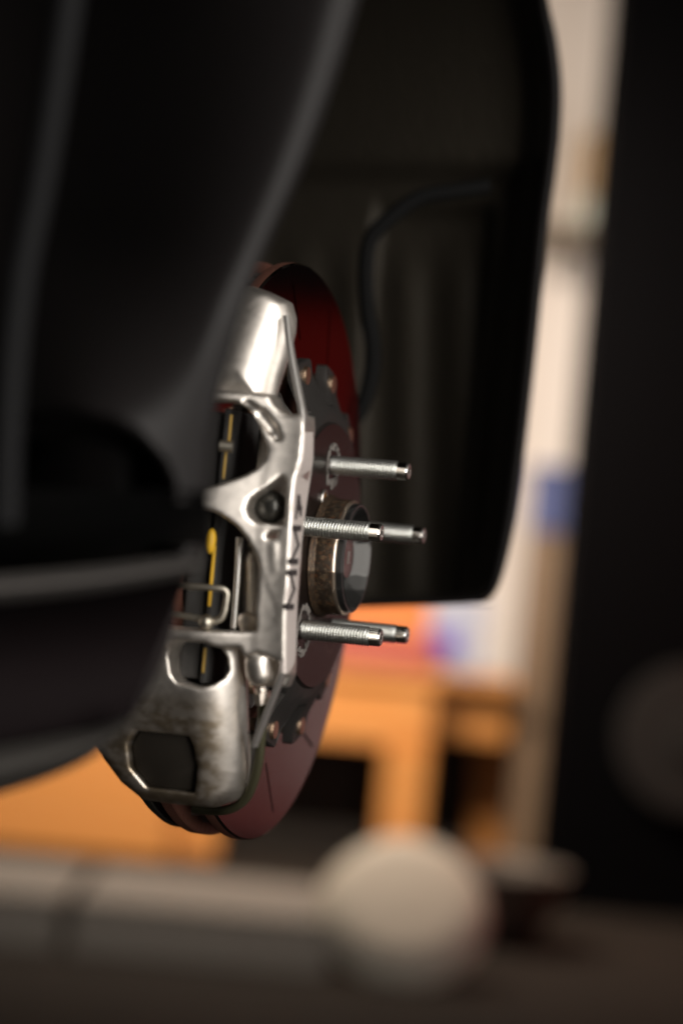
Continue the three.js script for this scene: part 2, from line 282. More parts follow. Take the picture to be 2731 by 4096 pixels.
  for (let j = 0; j < ny; j++) for (let i = 0; i < nx; i++) {
    const x = x0 + i * H, y = y0 + j * H, zs = Zs(x, y), xf = Xf(y), zin = Zin(y);
    const q = {}; for (const k in S) q[k] = S[k](x, y);
    const lat2 = Math.max(q.o, -q.w1, -q.w2, -q.w3, -q.w4, -q.w5, -q.w6, -q.w7);
    const tbEnd = topEnd - y;                                                                        // the top block stops square at its lower end
    for (let k = 0; k < nz; k++) {
      const z = z0 + k * H, h = z - zs;
      let f = rI(Math.max(lat2, -(h + 24), y - topEnd - 1, yLow - y, -q.w10), h, 2.0);
      // outboard flange: a plate that ends in the flat face
      const plate = Math.max(q.o, x - xf, (xf - 16) - x, zin - z, h, Math.abs(y - 3) - 70, -q.w3, -q.w4);
      f = sU(f, plate, 1.2);
      // the body behind it, inside the windows
      const rec = 0.34 * Math.max(0, -h - 20);                                                       // walls draw in behind the front
      const hous = Math.max(rI(x - (xf - (Math.abs(y - 5) < 66 ? 3 : 20)) + rec * 1.2, h + 35, 5), -46 - x, Math.abs(y) - 112, zs - 80 - z);
      f = sU(f, hous, 2);
      const hb = z - (208 - y * y / 700);                                                            // the end blocks are flat across, then roll over
      let tb = rI(rI(rI(Math.max(q.tbr + rec, -(h + 60)), hb, 28), q.tb + rec, 5), tbEnd, 4);
      f = sU(f, tb, 3);
      let bb = Math.max(rI(rI(q.bbr + rec, hb, 30), q.bb + rec, 7), -(h + 66));
      bb = rI(bb, y - onSbeam, 4);
      bb = Math.max(bb, -(Math.max(q.w5, -h - 80)));
      f = sU(f, bb, 2.5);
      f = sD(f, rI(q.w5, -(h + 90), 1), 3);
      // recesses
      f = sD(f, Math.max(q.w8, -(hb + 9)), 2.5);
      f = sD(f, Math.max(q.w9, -(h + 12)), 3);
      f = sD(f, Math.max(q.w6 + 0.5, -(h + 90)), 1.5);
      f = sD(f, Math.max(q.w7 + 0.5, -(h + 34)), 1.5);
      if (h < 14 && h > -56) { for (const c of caps) f = sU(f, c.f(x, y, z) - c.r, 1.6); for (const c of cuts) f = sD(f, c.f(x, y, z) - c.r, 1.6); }
      field[idx(i, j, k)] = f + 0.02 * noise.noise(x * 0.22, y * 0.22, z * 0.22);
    }
  }
  // the thin flange that carries the outboard face on to the ends: a plate of its own
  for (const [ca, ea] of [[[[1150, 1262], [1166, 1400], [1190, 1530], [1213, 1650], [1214, 1720]], [[1157, 1262], [1178, 1400], [1203, 1530], [1227, 1650], [1246, 1728]]], [[[1137, 2690], [1112, 2757], [1066, 2870], [1020, 2990]], [[1150, 2690], [1123, 2757], [1078, 2870], [1031, 2990]]],
    [[[1213, 1728], [1203, 1834], [1177, 1923], [1168, 2019], [1160, 2178], [1151, 2338], [1141, 2433], [1138, 2640], [1137, 2694]], [[1248, 1728], [1248, 1834], [1237, 1923], [1222, 2019], [1203, 2178], [1189, 2338], [1184, 2449], [1176, 2640], [1149, 2694]]]]) {
    const flat = ca.length > 5, up = flat ? 0.5 : 0;
    const rows = [], C = new THREE.CatmullRomCurve3(ca.map((p) => V3(...onS(...p)))), E2 = new THREE.CatmullRomCurve3(ea.map(([px, py], i) => V3(...onWheelPlane(px, py, onS(...ca[i])[0]))));
    for (let i = 0; i <= 40; i++) { const a = C.getPoint(i / 40), b = E2.getPoint(i / 40); rows.push([[a.x - 0.5, a.y, a.z], [a.x + up, a.y, a.z - 0.6 - up], [b.x + up, b.y, b.z], [b.x - 2.6, b.y, b.z], [a.x - 3, a.y, a.z - 0.4], [a.x - 2.4, a.y, a.z], [a.x - 0.5, a.y, a.z]]); }
    const p = [], ind = []; rows.forEach((r) => r.forEach((v) => p.push(v[0] / 1000, v[1] / 1000, v[2] / 1000)));
    for (let i = 0; i < 40; i++) for (let j = 0; j < 6; j++) { const a = i * 7 + j; ind.push(a, a + 1, a + 7, a + 1, a + 8, a + 7); }
    for (const o of [0, 280]) for (let j = 1; j < 5; j++) ind.push(o, o + j, o + j + 1);
    const fg = new THREE.BufferGeometry(); fg.setAttribute('position', new THREE.Float32BufferAttribute(p, 3)); fg.setIndex(ind); mesh(flat ? 'face_plate' : 'flange', toCreasedNormals(fg, 0.5), flat ? M.faceMetal : M.flange, cal);
  }
  // -- surface nets
  const pos = [], at3 = new Int32Array(nx * ny * nz).fill(-1), tri = [];
  for (let k = 0; k < nz - 1; k++) for (let j = 0; j < ny - 1; j++) for (let i = 0; i < nx - 1; i++) {
    let n = 0, sx = 0, sy = 0, sz = 0; const v = [];
    for (let c = 0; c < 8; c++) v.push(field[idx(i + (c & 1), j + (c >> 1 & 1), k + (c >> 2))]);
    for (let a = 0; a < 8; a++) for (let d = 1; d < 8; d <<= 1) if (!(a & d)) {
      const b = a | d; if ((v[a] < 0) !== (v[b] < 0)) { const t = v[a] / (v[a] - v[b]); sx += (a & 1) + (d === 1 ? t : 0); sy += (a >> 1 & 1) + (d === 2 ? t : 0); sz += (a >> 2) + (d === 4 ? t : 0); n++; }
    }
    if (n) { at3[idx(i, j, k)] = pos.length / 3; pos.push(x0 + (i + sx / n) * H, y0 + (j + sy / n) * H, z0 + (k + sz / n) * H); }
  }
  for (let k = 1; k < nz - 1; k++) for (let j = 1; j < ny - 1; j++) for (let i = 1; i < nx - 1; i++) {
    const v = field[idx(i, j, k)] < 0;
    for (const [d, e, g] of [[[1, 0, 0], [0, 1, 0], [0, 0, 1]], [[0, 1, 0], [0, 0, 1], [1, 0, 0]], [[0, 0, 1], [1, 0, 0], [0, 1, 0]]]) {
      const u = field[idx(i + d[0], j + d[1], k + d[2])] < 0; if (u === v) continue;
      const a = at3[idx(i, j, k)], b = at3[idx(i - e[0], j - e[1], k - e[2])], c = at3[idx(i - e[0] - g[0], j - e[1] - g[1], k - e[2] - g[2])], w = at3[idx(i - g[0], j - g[1], k - g[2])];
      if (a < 0 || b < 0 || c < 0 || w < 0) continue;
      v ? tri.push(a, b, c, a, c, w) : tri.push(a, c, b, a, w, c);
    }
  }
  const SW8 = S.w8, nV = pos.length / 3, P = new Float32Array(nV * 3), N = new Float32Array(nV * 3), U = new Float32Array(nV * 2), C = new Float32Array(nV * 3);
  const F = (x, y, z) => { const fx = clamp((x - x0) / H, 0, nx - 1.001), fy = clamp((y - y0) / H, 0, ny - 1.001), fz = clamp((z - z0) / H, 0, nz - 1.001), i = fx | 0, j = fy | 0, k = fz | 0, a = fx - i, b = fy - j, c = fz - k; const L = (kk, jj) => lerp(field[idx(i, jj, kk)], field[idx(i + 1, jj, kk)], a); return lerp(lerp(L(k, j), L(k, j + 1), b), lerp(L(k + 1, j), L(k + 1, j + 1), b), c); };
  for (let i = 0; i < nV; i++) {
    const [x, y, z] = pos.slice(i * 3, i * 3 + 3), e = 1.5, g = V3(F(x + e, y, z) - F(x - e, y, z), F(x, y + e, z) - F(x, y - e, z), F(x, y, z + e) - F(x, y, z - e)).normalize();
    P.set([x / 1000, y / 1000, z / 1000], i * 3); N.set([g.x, g.y, g.z], i * 3); U.set([(x + z * 0.7) / 100, y / 100], i * 2);
    // bare metal with streaky brown dirt caked on the lower block
    const d1 = fbm(x * 0.05, y * 0.13, z * 0.05, 5) + 0.5, d2 = fbm(x * 0.16 + 9, y * 0.2, z * 0.16, 4) + 0.5, where = sstep(-y, 78, 96) * sstep(-x, 40, 52);
    const k = clamp(where * (0.4 + 0.6 * sstep(d1 * 0.6 + d2 * 0.4, 0.32, 0.62))), grime = 0.1 * sstep(d2, 0.5, 0.7);
    C.set([lerp(0.82, 0.40, k) * (1 - grime), lerp(0.765, 0.325, k) * (1 - grime), lerp(0.70, 0.235, k) * (1 - grime)], i * 3);
  }
  const g = new THREE.BufferGeometry(); g.setAttribute('position', new THREE.BufferAttribute(P, 3)); g.setAttribute('normal', new THREE.BufferAttribute(N, 3)); g.setAttribute('uv', new THREE.BufferAttribute(U, 2)); g.setAttribute('color', new THREE.BufferAttribute(C, 3)); g.setIndex(tri);
  mesh('caliper_body', g, M.caliper, cal);
  console.log('caliper', nV, tri.length / 3);
  // engraved dark lettering on the flat face
  const stroke = (a, b, w) => { const A = onWheelPlane(a[0], a[1], 0), x = Xf(onWheelPlane(a[0], a[1], -15)[1]) + 1.0, p = onWheelPlane(a[0], a[1], x), q = onWheelPlane(b[0], b[1], Xf(onWheelPlane(b[0], b[1], -15)[1]) + 1.0), d = Math.hypot(q[1] - p[1], q[2] - p[2]); const m = new THREE.BoxGeometry(0.001, w / 1000, (d + w * 0.6) / 1000); const t = Math.atan2(-(q[1] - p[1]), q[2] - p[2]); return m.rotateX(t).translate((p[0] + q[0]) / 2000, (p[1] + q[1]) / 2000, (p[2] + q[2]) / 2000); };
  const letterM = (y0, y1, c) => { const ym = (y0 + y1) / 2; return merge([stroke([c(y0) - 13, y0], [c(y0) + 13, y0], 3.2), stroke([c(y1) - 13, y1], [c(y1) + 13, y1], 3.2), stroke([c(y0) - 11, y0], [c(ym) + 13, ym], 1.6), stroke([c(ym) + 13, ym], [c(y1) - 11, y1], 1.6)]); };
  const cx = (y) => lerp(1188, 1158, (y - 2100) / 330);
  mesh('letter', letterM(2427, 2290, cx), M.letter, cal); mesh('letter', letterM(2246, 2113, cx), M.letter, cal);
  mesh('letter', merge([stroke([1184, 2072], [1194, 1985], 2), stroke([1204, 2060], [1194, 1985], 2), stroke([1188, 2036], [1204, 2032], 2)]), M.letter, cal);
  // dark plug added for the shade inside the square recess of the lower block
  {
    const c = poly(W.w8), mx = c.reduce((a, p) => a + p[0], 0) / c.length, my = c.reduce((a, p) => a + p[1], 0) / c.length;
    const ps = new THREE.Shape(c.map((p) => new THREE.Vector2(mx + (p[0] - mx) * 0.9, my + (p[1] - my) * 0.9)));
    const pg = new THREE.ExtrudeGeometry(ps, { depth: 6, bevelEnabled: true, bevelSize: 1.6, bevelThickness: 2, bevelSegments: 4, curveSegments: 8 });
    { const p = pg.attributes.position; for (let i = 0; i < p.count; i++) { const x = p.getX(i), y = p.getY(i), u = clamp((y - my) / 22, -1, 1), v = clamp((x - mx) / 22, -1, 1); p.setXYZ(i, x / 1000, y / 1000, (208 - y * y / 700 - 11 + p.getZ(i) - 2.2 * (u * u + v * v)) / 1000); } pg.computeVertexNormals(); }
    mesh('shade_plug', toCreasedNormals(pg, 0.7), std([1, 1, 1], 0.75, 0, { map: rep(shadeDustTex, 12, 12), bumpMap: rep(shadeDustTex, 12, 12), bumpScale: 0.0004, specularIntensity: 0.5 }), cal);
  }
  // plug domes, fitting, pipe, clip, pads
  const dome = onS(1087, 2028, 17);
  mesh('piston_plug', new THREE.SphereGeometry(0.0092, 32, 20).translate(dome[0] / 1000, dome[1] / 1000, dome[2] / 1000), M.capDark, cal);
  const pt = (px, py, z) => mm(...onS(px, py, z));
  const f0 = pt(1041, 2748, 9), f1 = pt(1046, 2768, 9), f2 = pt(1051, 2812, 9);
  const cyl = (a, b, r, s = 24) => { const d = b.clone().sub(a), c = new THREE.CylinderGeometry(r, r, d.length(), s); return c.applyQuaternion(new THREE.Quaternion().setFromUnitVectors(V3(0, 1, 0), d.normalize())).translate((a.x + b.x) / 2, (a.y + b.y) / 2, (a.z + b.z) / 2); };
  const fit = mesh('pipe_fitting', toCreasedNormals(cyl(f1, f2, 0.0048, 6), 0.4), M.nut, cal); mesh('collar', cyl(f0, f1, 0.0032), M.nut, fit);
  mesh('brake_pipe', tube([f2, pt(1050, 2870, 11), pt(1044, 2960, 12), pt(1034, 3050, 13), pt(1012, 3135, 16), pt(985, 3190, 20), pt(950, 3222, 24), pt(905, 3240, 30), pt(850, 3243, 40), pt(780, 3235, 50)], 0.0027, 90, 12), M.pipe, cal);
  mesh('side_lip', tube([pt(1008, 2930, 12), pt(1012, 2990, 14), pt(1010, 3060, 16), pt(996, 3130, 20), pt(965, 3190, 26)], 0.0022, 50, 10), M.steel, cal);
  mesh('pad_clip', [tube([pt(640, 2338, 6), pt(760, 2345, 6), pt(860, 2352, 6), pt(896, 2358, 6), pt(908, 2372, 6), pt(905, 2410, 6), pt(897, 2450, 6), pt(884, 2474, 6), pt(862, 2484, 6), pt(838, 2487, 6)], 0.0019, 90, 10), tube([pt(640, 2448, 8), pt(720, 2460, 8), pt(832, 2480, 8)], 0.0017, 40, 10), new THREE.SphereGeometry(0.0042, 20, 14).translate(...pt(826, 2489, 5).toArray())], M.wire, cal);
  // housing edge seen through the lower window
  mesh('window_rib', tube([pt(958, 2150, 22), pt(953, 2270, 22), pt(944, 2400, 22), pt(934, 2512, 22)], 0.0019, 40, 10), M.steel, cal);
  const pad = (X0, X1, sgn) => {
    const p = mesh('brake_pad', new RoundedBoxGeometry(Math.abs(X1 - X0) / 1000, 0.150, 0.052, 2, 0.002).translate((X0 + X1) / 2000, 0, 0.158), M.padBlack, cal);
    mesh('backing_plate', new RoundedBoxGeometry(0.0038, 0.154, 0.056, 2, 0.0012).translate((X0 + sgn * 3.2) / 1000, 0, 0.16), M.padBlack, p);
    mesh('painted_edge', new RoundedBoxGeometry(0.0017, 0.034, 0.002, 2, 0.0006).translate((X0 + sgn * 3.2) / 1000, -0.017, 0.1885), M.yellow, p);
    mesh('painted_edge', new RoundedBoxGeometry(0.0014, 0.014, 0.002, 2, 0.0006).translate((X0 + sgn * 3.2) / 1000, -0.064, 0.1885), M.brass, p);
  };
  pad(-63.5, -76.5, 1); pad(-126, -113.5, -1);
  mesh('yellow_tab', new THREE.SphereGeometry(0.006, 24, 16).scale(0.45, 1.15, 0.5).translate(...pt(845, 2165, 10).toArray()), M.yellow, cal);
  mesh('abutment_bar', [cyl(pt(925, 1660, 12), pt(915, 1770, 12), 0.0008), cyl(pt(905, 1800, 12), pt(893, 1915, 12), 0.0007)], M.brass, cal);
  mesh('retaining_pin', cyl(pt(880, 1783, 9), pt(930, 1788, 9), 0.0032), M.wire, cal);
}

// ------------------------------------------------------------------ brake disc, hub, studs, shield
const PHI = -0.0174, PCD = 57.15, XF = -50;                       // turn of the stud circle, its radius, X of the disc bell's face
{
  const d = brake('brake_disc', 'dark red slotted brake disc with scalloped grey carrier', 'brake disc');
  const XO = -77.56, R = 182.1, RI = 121;
  const ring = (xa, xb, edge) => latheX([[RI, xb], [RI, xa], [R - 1, xa], [R, xa - 1], [R, xb + 1], [R - 1, xb], [RI, xb]].map(([r, x]) => [r, x]), 160);
  const ev = new Evaluator(); ev.useGroups = false; ev.attributes = ['position', 'normal', 'uv'];
  let a = new Brush(toCreasedNormals(ring(XO, XO - 8).toNonIndexed ? ring(XO, XO - 8) : 0, 0.6)); a.geometry = mergeVertices(a.geometry); a.updateMatrixWorld();
  const slots = [];
  for (let i = 0; i < 12; i++) { const t = i / 12 * Math.PI * 2 + 0.12; slots.push(new THREE.BoxGeometry(0.0022, 0.042, 0.0022).rotateX(0).translate(0, 0, 0).rotateX(0.55).translate(XO / 1000, 0.152, 0).rotateX(t)); }
  for (const s of slots) { const b = new Brush(s); b.updateMatrixWorld(); a = ev.evaluate(a, b, SUBTRACTION); a.updateMatrixWorld(); }
  mesh('outer_ring', a.geometry, M.disc, d);
  mesh('inner_ring', latheXc([[RI, XO - 34], [RI, XO - 25.5], [R - 1, XO - 25.5], [R, XO - 26.5], [R, XO - 33], [R - 1, XO - 34], [RI, XO - 34]], 160, 0.6), M.discEdge, d);
  mesh('outer_edge', latheXc([[R + 0.15, XO - 1.4], [R + 0.25, XO - 2.2], [R + 0.25, XO - 7.2], [R + 0.1, XO - 7.8]], 160, 0.6), M.discEdge, d);
  const vanes = []; for (let i = 0; i < 48; i++) { const t = i / 48 * Math.PI * 2; vanes.push(new THREE.BoxGeometry(0.0175, 0.052, 0.004).rotateX(0.5).translate((XO - 16.75) / 1000, 0.151, 0).rotateX(t)); }
  const vm = vanes; for (const v of vm) mesh('vane', v, M.vane, d);
  // bell: red-brown face, its side wall, and the grey scalloped carrier round it
  const smear = canvasTex(1024, 1024, (g, w, h) => {                                                  // rusty red face with grey scraped paste round the studs
    g.fillStyle = '#3a312e'; g.fillRect(0, 0, w, h);
    for (let i = 0; i < 9000; i++) { g.fillStyle = `rgba(${25 + rnd() * 60},${20 + rnd() * 45},${18 + rnd() * 42},0.3)`; g.fillRect(rnd() * w, rnd() * h, 1 + rnd() * 7, 1 + rnd() * 5); }
    for (let i = 0; i < 5; i++) {
      const t = Math.PI / 2 - i * Math.PI * 2 / 5 + PHI, cx = w / 2 + Math.cos(t) * PCD / 172 * w, cy = h / 2 - Math.sin(t) * PCD / 172 * h;
      for (let k = 0; k < 900; k++) { const q = rnd() * Math.PI * 2, rr = (13 + Math.abs(rnd() + rnd() - 1) * 7 * (0.6 + 0.5 * Math.sin(q * 3 + i))) / 172 * w; const v = 60 + rnd() * 80; g.fillStyle = `rgba(${v},${v * 0.9},${v * 0.84},0.35)`; g.fillRect(cx + Math.cos(q) * rr, cy + Math.sin(q) * rr, 1 + rnd() * 6, 1 + rnd() * 9); }
    }
  });
  const face = new THREE.RingGeometry(0.034, 0.083, 128, 6); { const p = face.attributes.position, u = face.attributes.uv; for (let i = 0; i < p.count; i++) u.setXY(i, 0.5 + p.getX(i) / 0.172, 0.5 + p.getY(i) / 0.172); }
  const bell = mesh('bell', latheXc([[34, XF - 6], [34, XF - 0.1], [82, XF - 0.1], [85, XF - 2.5], [86, XF - 8], [88, XF - 24], [80, XF - 26]], 128, 0.6), std([0.07, 0.06, 0.055], 0.4, 0.9), d);
  mesh('bell_face', face.rotateY(Math.PI / 2).translate(XF / 1000, 0, 0), std([1, 1, 1], 0.36, 0.9, { map: smear, bumpMap: smear, bumpScale: 0.0006 }), d);
  // carrier: a cone of arms with scallops, thick 8 mm
  const NA = 12, NT = NA * 32, cp = [], ci = [];
  const cone = (r) => XF - 2 - 13 * sstep(r, 84, 118);
  for (let i = 0; i <= NT; i++) {
    const t = i / NT * Math.PI * 2, u = (i / 32) % 1, R1 = lerp(95, 123.5, sstep(Math.abs(u - 0.5), 0.33, 0.2)), ring = [[82, cone(82) - 8], [82, cone(82)]];
    for (let k = 1; k <= 8; k++) { const r = lerp(82, R1 - 0.8, k / 8); ring.push([r, cone(r)]); }
    ring.push([R1, cone(R1) - 0.9], [R1, cone(R1) - 7]);
    for (const [r, x] of ring) cp.push(x / 1000, r * Math.sin(t) / 1000, -r * Math.cos(t) / 1000);
  }
  for (let i = 0; i < NT; i++) for (let k = 0; k < 11; k++) { const a = i * 12 + k, b = a + 12; ci.push(a, a + 1, b, a + 1, b + 1, b); }
  const car = new THREE.BufferGeometry(); car.setAttribute('position', new THREE.Float32BufferAttribute(cp, 3)); car.setAttribute('uv', new THREE.Float32BufferAttribute(cp.filter((_, i) => i % 3).map((v) => v * 10), 2)); car.setIndex(ci);
  mesh('carrier', toCreasedNormals(car, 0.6), M.spider, d);
  for (let i = 0; i < NA; i++) {
    const t = (i + 0.5) / NA * Math.PI * 2, y = Math.sin(t) * 114, z = -Math.cos(t) * 114;
    const b = mesh('bobbin', latheXc([[0, XF - 12], [3, XF - 12], [5.5, XF - 12.5], [6, XF - 14], [6, XF - 30]], 24, 0.4).translate(0, y / 1000, z / 1000), M.bobbin, d);
  }
  // ragged grey grease squeezed out round two of the studs
  const paste = std([0.2, 0.18, 0.165], 0.8, 0, { bumpMap: rep(nFine, 60, 60), bumpScale: 0.0006 });
  for (const [i, R0] of [[0, 12.5], [3, 14.5]]) {
    const t = Math.PI / 2 + i * Math.PI * 2 / 5 + PHI, gs = [];
    for (let k = 0; k < 130; k++) {
      const q = rnd() * Math.PI * 2, r = R0 + (rnd() + rnd() - 1) * 2.6, n = 5 + (rnd() * 3 | 0), a0 = rnd() * 6, sz = 0.4 + rnd() * rnd() * 1.9;
      const shp = new THREE.Shape(Array.from({ length: n }, (_, m) => { const a = a0 + m / n * Math.PI * 2, l = sz * (0.45 + rnd() * 0.75); return new THREE.Vector2((Math.cos(q) * r + Math.cos(a) * l * 0.8) / 1000, (Math.sin(q) * r + Math.sin(a) * l * 1.3) / 1000); }));
      gs.push(new THREE.ExtrudeGeometry(shp, { depth: 0.0003 + rnd() * 0.0007, bevelEnabled: false }));
    }
    mesh('grease_smear', merge(gs).rotateY(Math.PI / 2).translate(XF / 1000 + 0.0001, PCD * Math.sin(t) / 1000, PCD * Math.cos(t) / 1000), paste, d);
  }
  // a gold-lined threaded hole in the bell
  const hp = onWheelPlane(1293, 1996, XF), hg = new THREE.TorusGeometry(0.0052, 0.0011, 12, 32).rotateY(Math.PI / 2).translate((XF + 0.4) / 1000, hp[1] / 1000, hp[2] / 1000);
  mesh('hole_rim', hg, M.steel, d); mesh('threaded_hole', new THREE.CylinderGeometry(0.0048, 0.0048, 0.002, 24).rotateZ(Math.PI / 2).translate((XF - 0.4) / 1000, hp[1] / 1000, hp[2] / 1000), std([0.42, 0.2, 0.04], 0.4, 0.8), d);
}
{
  const hub = brake('wheel_hub', 'rusty wheel hub with five long threaded studs and black centre cap', 'wheel hub');
  const rustTex = canvasTex(512, 256, (g, w, h) => {
    g.fillStyle = '#3b332a'; g.fillRect(0, 0, w, h);
    for (let i = 0; i < 5000; i++) { const v = rnd(); g.fillStyle = v < 0.5 ? `rgba(40,30,20,0.25)` : v < 0.85 ? `rgba(135,115,90,0.25)` : `rgba(150,90,50,0.25)`; g.beginPath(); g.ellipse(rnd() * w, rnd() * h, 1 + rnd() * 5, 1 + rnd() * 9, rnd() * 3, 0, 7); g.fill(); }
  });
  const rust = std([1, 1, 1], 0.5, 0.65, { map: rep(rustTex, 2, 1), bumpMap: rep(rustTex, 2, 1), bumpScale: 0.0003 });
  mesh('centring_ring', latheXc([[33, XF + 0.2], [38.6, XF + 0.2], [38.9, XF + 1], [38.4, XF + 2.4], [37.4, XF + 3.4], [36.6, XF + 4.5], [36.4, XF + 14.5], [35.8, XF + 15.6]], 128, 0.5), rust, hub);
  mesh('ring_edge', latheXc([[36.0, XF + 15.4], [36.25, XF + 16.2], [35.9, XF + 17], [34.6, XF + 17.4], [33.6, XF + 16.8]], 128, 0.9), std([0.75, 0.62, 0.5], 0.35, 1), hub);
  mesh('seal', latheXc([[34.6, XF + 16.5], [34.4, XF + 20.5], [33.8, XF + 21.2], [32.6, XF + 21.2], [32.2, XF + 20.4], [32.6, XF + 19], [33.4, XF + 16]], 96, 0.5), M.black, hub);
  const cap = mesh('centre_cap', latheXc([[32.4, XF + 18], [32, XF + 21], [31.2, XF + 21.6], [30.4, XF + 20.2], [29.4, XF + 17.6], [28, XF + 14.8], [26, XF + 12], [23.6, XF + 9.6], [21, XF + 7.8], [18.6, XF + 7], [16.8, XF + 7.4], [15.4, XF + 9], [14.4, XF + 11.6], [13.8, XF + 14], [13.2, XF + 15.2]], 96, 0.7), M.dish, hub);
  mesh('cap_badge', latheXc([[13.2, XF + 15.1], [12.6, XF + 15.6], [5, XF + 16], [0, XF + 16]], 64, 0.5), std([0.30, 0.28, 0.27], 0.25, 1), hub);
  mesh('badge_mark', [new THREE.BoxGeometry(0.0006, 0.006, 0.0014).translate((XF + 16.2) / 1000, 0.001, 0.001), new THREE.BoxGeometry(0.0006, 0.0014, 0.004).translate((XF + 16.2) / 1000, -0.003, 0)], M.steel, hub);
  // studs: a true helical thread, then a plain polished nose with a red end
  const L0 = 2, L1 = 47.2, pitch = 1.85, rr = 6.25, depth = 1.1, na = Math.round((L1 - L0) / pitch * 8), nc = 28, pos = [], ind = [];
  for (let i = 0; i <= na; i++) for (let j = 0; j <= nc; j++) {
    const x = lerp(L0, L1, i / na), t = j / nc * Math.PI * 2, u = ((x / pitch + j / nc) % 1 + 1) % 1, tri = Math.abs(u - 0.5) * 2, end = Math.min(1, (x - L0) / 1.5) * 1, tip = sstep(x, L1 - 1.6, L1 - 0.2);
    let r = rr - depth * clamp((tri - 0.1) / 0.8) * end; r = Math.min(r, lerp(rr, 5.25, tip));
    pos.push(x / 1000, r * Math.cos(t) / 1000, r * Math.sin(t) / 1000);
    if (i < na && j < nc) { const a = i * (nc + 1) + j, b = a + 1, c = a + nc + 1, e = c + 1; ind.push(a, b, c, b, e, c); }
  }
  const tg = new THREE.BufferGeometry(); tg.setAttribute('position', new THREE.Float32BufferAttribute(pos, 3)); tg.setAttribute('uv', new THREE.Float32BufferAttribute(new Float32Array(pos.length / 3 * 2).map((_, i) => { const k = i >> 1; return i & 1 ? (k % (nc + 1)) / nc : Math.floor(k / (nc + 1)) / na * 3; }), 2)); tg.setIndex(ind);
  const thread = toCreasedNormals(tg, 0.35);
  const nose = latheXc([[5.2, 46.6], [5.55, 47.1], [5.55, 52.6], [4.9, 53.6], [4.4, 53.8]], 40, 0.4), red = latheXc([[4.9, 53.7], [4.6, 54.0], [2.6, 54.0], [2.5, 53.2]], 36, 0.5), sock = latheXc([[2.5, 53.6], [1.5, 52.6], [0, 52.2]], 6, 0.3), shank = latheXc([[7.4, 0], [7.2, 1.2], [5.7, 2.2], [5.7, 3]], 40, 0.4);
  const one = new THREE.Group(); one.name = 'stud';
  mesh('thread', thread, M.zinc, one); mesh('nose', nose, M.zincShiny, one); mesh('flat_end', red, M.flatEnd, one); mesh('socket', sock, M.zincShiny, one); mesh('shank', shank, std([0.12, 0.115, 0.1], 0.4, 0.9), one);
  for (let i = 0; i < 5; i++) { const t = Math.PI / 2 + i * Math.PI * 2 / 5 + PHI, s = i ? one.clone() : one; s.name = 'stud'; s.position.set((XF - 4) / 1000, PCD * Math.sin(t) / 1000, PCD * Math.cos(t) / 1000); s.rotation.x = i * 1.7; hub.add(s); }
}
{
  const s = brake('dust_shield', 'black pitted dust shield behind the disc, below the caliper', 'dust shield');
  const R = 178, arc = (r, x, a0, a1, n = 60) => Array.from({ length: n + 1 }, (_, i) => lerp(a0, a1, i / n)).map((t) => V3(x, r * Math.sin(t), r * Math.cos(t)));
  mesh('shield_plate', latheXc([[90, -126], [172, -126], [176, -125], [178, -122], [178, -119.5], [179.5, -119.5], [179.5, -123], [177, -127], [172, -128.4], [90, -128.4]], 128, 0.6), M.shield, s);
}

